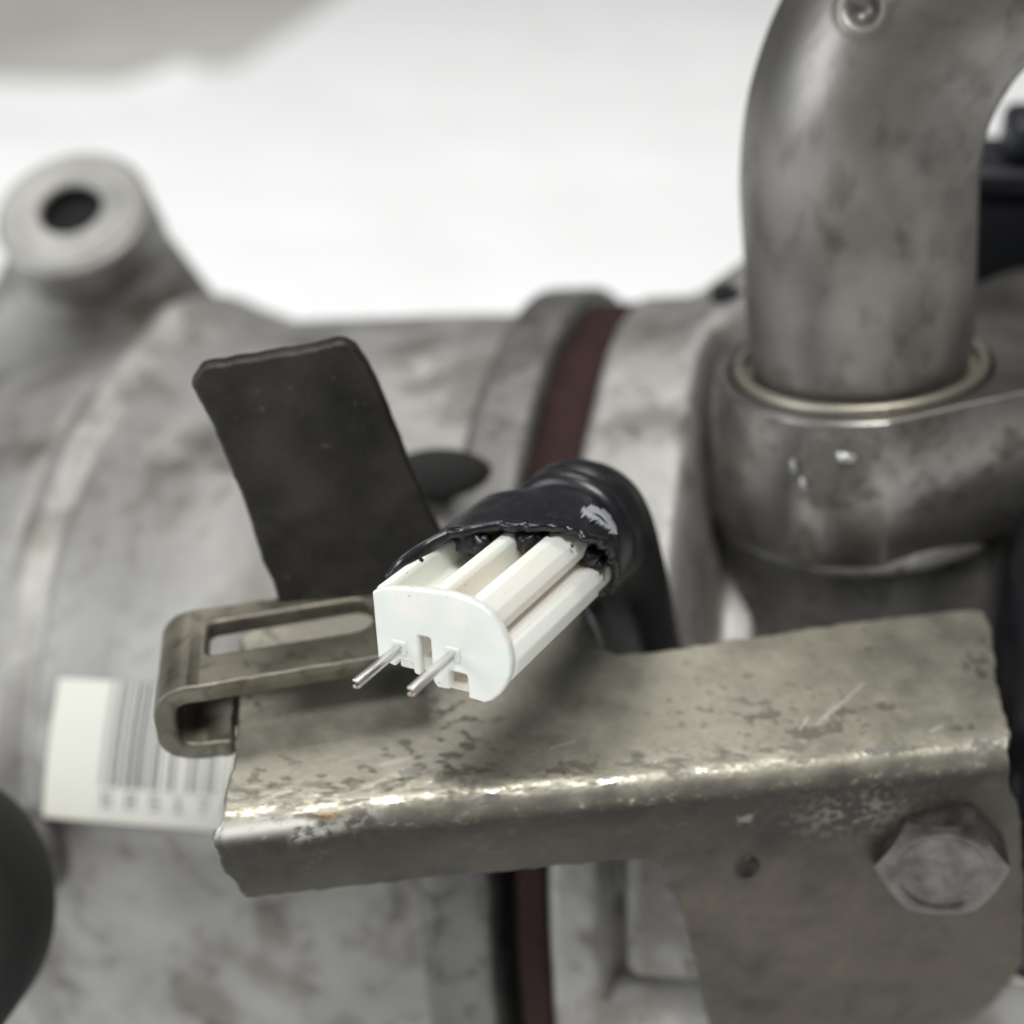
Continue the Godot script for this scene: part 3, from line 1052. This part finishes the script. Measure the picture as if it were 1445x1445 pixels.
# ---------------------------------------------------------------- plug
func plug() -> void:
	var a := Vector3(0.47, -0.04, -0.88).normalized()
	var r := Vector3(0.88, 0.06, 0.47)
	r = (r - a * a.dot(r)).normalized()
	var f := Transform3D(Basis(r, r.cross(a), -a), Vector3(-9.95, -0.6, 11.53))
	var p := thing("wire_plug", "white two pin plastic plug in a torn black rubber boot", "plug", f)
	xf = Transform3D()
	# front plate: D outline with a slot and two windows open to the foot
	var st := begin()
	var o := pts([[0, 0.1], [1.0, 0.6], [3, 0.95], [4.9, 1.15], [6.5, 1.25], [7.9, 1.1], [9.0, 0.75], [9.7, 0.3], [10.4, -0.6], [10.9, -1.7], [11.1, -2.9], [11.0, -4.0], [10.6, -5.0], [10.1, -5.8], [9.4, -6.5], [8.8, -6.8],
		[7.55, -6.75], [7.5, -4.9], [6.1, -4.85], [6.05, -6.4], [5.0, -6.5], [4.65, -6.0], [4.65, -2.6], [3.65, -2.6], [3.6, -5.9], [3.1, -5.8], [3.05, -5.0], [1.9, -4.95], [1.5, -5.6], [0.05, -5.3]])
	var corner := []
	for i in o.size():
		corner.append(1.1 if i > 0 and i < 15 else 0.18)
	plate(st, rounded(o, corner, 5), [], -0.75, 0.0, 0.14, flat, 1, [], 0.35)
	commit(st, "face_plate", mats.white_plastic, p)
	# ribbed body behind it
	st = begin()
	var core := pts([[0, 0.1], [0.25, 0.45], [0.9, 0.55], [1.1, 0.2], [1.25, -1.7], [4.3, -1.8], [4.5, 0.75], [4.8, 1.05], [5.6, 1.1], [5.85, 0.7], [6.0, -1.6], [7.5, -1.6], [7.65, 0.7], [7.9, 1.0], [8.6, 0.85], [9.5, 0.1], [9.9, -0.7], [9.75, -1.5], [9.2, -2.0], [9.3, -2.35],
		[10.2, -2.35], [10.75, -2.7], [10.9, -3.6], [10.6, -4.7], [10.2, -5.1], [9.4, -5.15], [9.2, -5.7], [9.2, -6.4], [8.8, -6.7], [7.6, -6.65], [7.5, -4.8], [6.1, -4.7], [6.0, -5.6], [4.8, -5.6], [4.75, -2.5], [3.55, -2.5], [3.5, -4.9], [0.1, -4.9]])
	var back := func(x: float, y: float, h: float) -> Vector3: return Vector3(x, y, h)
	plate(st, rounded(core, 0.35, 4), [], -18.0, -0.6, 0.02, back, 1, [], 0.5)
	commit(st, "ribbed_body", mats.white_plastic, p)
	# the lower rod on the right stands off from the boot
	st = begin()
	plate(st, rounded(pts([[9.6, -2.2], [10.6, -2.5], [11.15, -3.3], [11.0, -4.5], [10.4, -5.2], [9.5, -5.2]]), 0.4, 4), [], -14.6, -0.7, 0.3, flat, 1, [], 0.4)
	commit(st, "side_rod", mats.white_plastic, p)
	# feet that frame the windows
	for q in [[0.25, 1.7, -5.0, -7.2, -3.4], [1.65, 3.3, -5.6, -6.9, -3.2], [4.95, 7.6, -6.15, -6.9, -1.2]]:
		st = begin()
		plate(st, rounded(pts([[q[0], q[2]], [q[1], q[2]], [q[1], q[3]], [q[0], q[3]]]), 0.2, 3), [], -9.0 if q[0] > 4 else q[4] - 5.0, q[4] + 0.9 if q[0] < 4 else -0.9, 0.12, flat, 1, [], 0.4)
		commit(st, "foot", mats.white_plastic, p)
	# contact pins: each a folded strip, seen as two blades side by side
	for c in [Vector2(2.0, -3.95), Vector2(6.45, -3.45)]:
		st = begin()
		for s in [-1, 1]:
			plate(st, rounded(pts([[c.x - 0.26, c.y + (0.15 if s > 0 else -0.32)], [c.x + 0.26, c.y + (0.15 if s > 0 else -0.32)], [c.x + 0.26, c.y + (0.32 if s > 0 else -0.15)], [c.x - 0.26, c.y + (0.32 if s > 0 else -0.15)]]), 0.12, 3), [], -2.5, 5.6, 0.05, flat, 1, [], 0.3)
		var pin := commit(st, "pin", mats.pin_metal, p)
		st = begin()
		plate(st, rounded(pts([[c.x - 0.1, c.y - 0.28], [c.x + 0.2, c.y - 0.28], [c.x + 0.2, c.y - 0.14], [c.x - 0.1, c.y - 0.14]]), 0.06, 3), [], 5.2, 5.75, 0.08, flat, 1, [], 0.3)
		commit(st, "pin_tip", mats.copper, pin)
		# collar the pin comes out of
		st = begin()
		plate(st, rounded(pts([[c.x - 0.62, c.y - 0.6], [c.x + 0.62, c.y - 0.6], [c.x + 0.62, c.y + 0.6], [c.x - 0.62, c.y + 0.6]]), 0.25, 3), [], -0.5, 0.12, 0.1, flat, 1, [], 0.3)
		commit(st, "pin_socket", mats.white_plastic, p)
	boot(p)


func boot(p: Node3D) -> void:
	var torn := noise(81, 0.9, 3)
	var front := func(g: float) -> float:      # where the torn edge lies along the axis, by angle g (0 right, 90 top, 180 left)
		var t := 0.0
		var keys := [[-40.0, 17.5], [0.0, 16.2], [25.0, 14.6], [45.0, 12.9], [65.0, 11.6], [85.0, 10.2], [103.0, 9.4], [118.0, 8.2], [130.0, 6.2], [140.0, 3.4], [150.0, 3.2], [175.0, 4.6], [215.0, 12.0]]
		for i in keys.size() - 1:
			if g >= keys[i][0] and g <= keys[i + 1][0]:
				t = lerpf(keys[i][1], keys[i + 1][1], ss(keys[i][0], keys[i + 1][0], g))
		return t + 0.9 * torn.get_noise_1d(g * 0.055) + 0.22 * torn.get_noise_1d(g * 0.3 + 40.0)
	var section := func(g: float, t: float, out: float) -> Vector3:
		# squarish D near the front, round at the ring
		var k := ss(16.0, 20.6, t)
		var a := deg_to_rad(g)
		var d := Vector2(cos(a), sin(a))
		var sq := 1.0 / pow(pow(absf(d.x), 3.2) + pow(absf(d.y), 3.2), 1.0 / 3.2)
		var flat_ := Vector2(5.3, -2.75) + Vector2(d.x * 5.75, d.y * 4.15) * sq
		var round_ := Vector2(5.35, -3.2) + d * 4.1
		var q := flat_.lerp(round_, k) + d * out
		return Vector3(q.x, q.y, -t)
	var st := begin()
	var outer := []
	var inner := []
	for i in 121:
		var g := lerpf(-40.0, 215.0, i / 120.0)
		var t0: float = front.call(g)
		var ro := PackedVector3Array()
		var ri := PackedVector3Array()
		for j in 41:
			var q := j / 40.0
			var t := lerpf(t0, 22.0, q)
			var lift := 0.09 * torn.get_noise_2d(g * 0.03, t * 0.25) + 0.3 * exp(-pow((t - t0) / 0.7, 2))
			var thin := ss(0.0, 0.6, t - t0)
			ro.append(section.call(g, t, 0.5 * (0.5 + 0.5 * thin) + lift + 0.25))
			ri.append(section.call(g, t, lift - 0.25 + 0.2 * (1.0 - thin)))
		outer.append(ro)
		inner.append(ri)
	outer.reverse()
	skin(st, outer, false)
	outer.reverse()
	skin(st, inner, false)
	for i in 120:        # torn rim
		quad(st, outer[i][0], outer[i + 1][0], inner[i + 1][0], inner[i][0])
	for e in [0, 120]:
		for j in 40:
			if e == 0:
				quad(st, outer[e][j], inner[e][j], inner[e][j + 1], outer[e][j + 1])
			else:
				quad(st, outer[e][j], outer[e][j + 1], inner[e][j + 1], inner[e][j])
	var bt := commit(st, "rubber_boot", mats.rubber, p)
	# crumbs along the tear
	st = begin()
	var r := RandomNumberGenerator.new()
	r.seed = 5
	for i in 5:
		var g := r.randf_range(0, 138)
		var c: Vector3 = section.call(g, front.call(g) - r.randf_range(-0.3, 0.5), -0.2)
		blob(st, c, r.randf_range(0.12, 0.3), r.randi())
	for q in [Vector3(2.6, 0.7, -9.3), Vector3(3.4, 0.5, -9.6), Vector3(9.9, -1.9, -15.4), Vector3(10.3, -2.6, -15.7), Vector3(6.6, 0.5, -11.6), Vector3(7.0, 0.2, -12.1)]:
		blob(st, q, 1.0, r.randi())
	commit(st, "torn_crumbs", mats.rubber, bt)
	# grey flake stuck on the shoulder of the boot
	st = begin()
	var fl := ragged(rounded(pts([[28, 16.2], [40, 15.6], [52, 14.9], [60, 15.4], [56, 16.6], [48, 17.4], [46, 18.6], [36, 19.2], [30, 18.2]]), 0.6, 3), 0.8, 0.8, 83)
	var fw := func(x: float, y: float, h: float) -> Vector3: return section.call(x, y, 0.86 + h + 0.15 * torn.get_noise_2d(x * 0.5, y))
	plate(st, fl, [], -0.3, 0.12, 0.05, fw, 1, [0.0, 15.5, 16.0, 16.5, 17.0, 17.5, 18.0, 18.5, 40.0], 0.8)
	var flake := commit(st, "dried_glue_flake", mats.flake, bt)
	flake.set_meta("label", "ragged pale grey flake on the black boot")
	# two bellows ridges
	xf = Transform3D(Basis(Vector3.RIGHT, Vector3(0, 0, -1), Vector3.UP), Vector3(5.35, -3.3, 0))
	st = begin()
	lathe(st, [Vector2(4.4, 19.9), Vector2(5.1, 20.0), Vector2(5.6, 20.4), Vector2(5.75, 21.0), Vector2(5.7, 21.6), Vector2(5.55, 21.8), Vector2(5.6, 22.0), Vector2(5.75, 22.4), Vector2(5.8, 23.2), Vector2(5.65, 24.2), Vector2(5.3, 24.8), Vector2(5.0, 25.2), Vector2(0, 25.4)], 88)
	commit(st, "boot_ring", mats.rubber, p)
	# wire sleeve turning down behind the bracket
	xf = p.transform.affine_inverse()
	xf.origin = xf.origin / MM
	var ax: Vector3 = p.transform.basis.z * -1.0
	var c0: Vector3 = p.transform.origin / MM + p.transform.basis * Vector3(5.35, -2.95, -23.5)
	var path := PackedVector3Array()
	var rad := PackedFloat32Array()
	var p1 := c0 + ax * 3.2 + Vector3(-0.4, -1.0, 0)
	var p2 := Vector3(10.6, -13.0, -13.0)
	var p3 := Vector3(12.8, -24.0, -15.5)
	for i in 41:
		var t := i / 40.0
		path.append(c0.bezier_interpolate(p1, p2, p3, t))
		rad.append(lerpf(5.1, 3.7, ss(0.1, 0.9, t)))
	for i in range(1, 16):
		path.append(path[-1] + Vector3(0.5, -1.8, -0.3))
		rad.append(3.7)
	st = begin()
	tube(st, path, rad, 48)
	commit(st, "boot_elbow", mats.rubber, p)
	xf = Transform3D()


func blob(st: SurfaceTool, c: Vector3, r: float, sd: int) -> void:
	var n := noise(sd % 1000, 0.8, 1)
	var rows := []
	for i in 7:
		var la := PI * (i / 6.0 - 0.5)
		var row := PackedVector3Array()
		for j in 9:
			var lo := TAU * j / 9.0
			var d := Vector3(cos(la) * sin(lo), sin(la), cos(la) * cos(lo))
			row.append(c + d * r * (1.0 + 0.6 * n.get_noise_3dv(d * 2.0)))
		rows.append(row)
	skin(st, rows, true)


# ---------------------------------------------------------------- smaller things at the edges
func side_things() -> void:
	xf = Transform3D()
	# black stub added for an unidentified dark smudge behind the tab
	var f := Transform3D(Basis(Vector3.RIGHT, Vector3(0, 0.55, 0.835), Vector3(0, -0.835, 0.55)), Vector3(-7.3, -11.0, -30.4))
	var s := thing("dark_lump", "dark stub on the compressor behind the upright tab", "lump", f)
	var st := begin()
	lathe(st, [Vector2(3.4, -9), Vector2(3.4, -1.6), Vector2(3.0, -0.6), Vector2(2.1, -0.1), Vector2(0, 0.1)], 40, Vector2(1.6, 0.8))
	commit(st, "lump", mats.dull_brown, s)
	# black bushing at the lower left corner
	f = Transform3D(Basis(Vector3.RIGHT, Vector3(0, 0.45, 0.893), Vector3(0, -0.893, 0.45)), Vector3(-52.0, -36.5, 8.7))
	s = thing("rubber_bushing", "large dark blurred bushing cut off by the lower left edge", "bushing", f)
	st = begin()
	lathe(st, [Vector2(8.0, -16), Vector2(9.6, -12), Vector2(10.2, -3), Vector2(9.6, -0.9), Vector2(8.4, -0.2), Vector2(4, -0.2), Vector2(3.8, -2), Vector2(0, -2)], 64, Vector2(1.0, 1.25))
	commit(st, "bushing", mats.dull_brown, s)
	st = begin()
	lathe(st, [Vector2(6.5, -44), Vector2(5.2, -34), Vector2(5.0, -15.5), Vector2(0, -15.5)], 40)
	commit(st, "stud", mats.dull_cast, s)
	# black socket housing behind the pipe
	f = Transform3D(Basis(Vector3.UP, deg_to_rad(-14)), Vector3(66, -12, -66))
	s = thing("black_connector", "black plastic connector at the right edge behind the pipe", "connector", f)
	st = begin()
	var up := func(x: float, y: float, h: float) -> Vector3: return Vector3(x, h, -y)
	plate(st, rounded(pts([[-13, -9], [13, -9], [13, 9], [-13, 9]]), 2.0, 5), [], 4.0, 21.0, 0.8, up, 1, [], 1.0)
	commit(st, "connector_body", mats.black_plastic, s)
	st = begin()
	plate(st, rounded(pts([[-13.8, -9.8], [13.8, -9.8], [13.8, 9.8], [-13.8, 9.8]]), 2.4, 5), [], 21.4, 24.6, 1.0, up, 1, [], 1.0)
	commit(st, "connector_rim", mats.black_plastic, s)
	st = begin()
	plate(st, rounded(pts([[-9, -6.5], [10, -6.5], [10, 6.5], [-9, 6.5]]), 2.0, 5), [], 24.6, 29.5, 1.2, up, 1, [], 1.0)
	commit(st, "connector_cap", mats.black_plastic, s)
	# dark hose added for the dark gap behind the right end of the bracket
	s = thing("black_filler", "black hose added for the dark gap behind the right end of the bracket", "filler", Transform3D(Basis(), Vector3(50, -30, -12)))
	xf = Transform3D(Basis(), -Vector3(50, -30, -12))
	st = begin()
	var path := PackedVector3Array()
	var rad := PackedFloat32Array()
	for i in 25:
		var t := i / 24.0
		path.append(Vector3(57, -13, -24).bezier_interpolate(Vector3(50, -12, -10), Vector3(49, -26, -6), Vector3(54, -55, -6), t))
		rad.append(7.0)
	tube(st, path, rad, 40)
	commit(st, "filler", mats.rubber, s)
	xf = Transform3D()
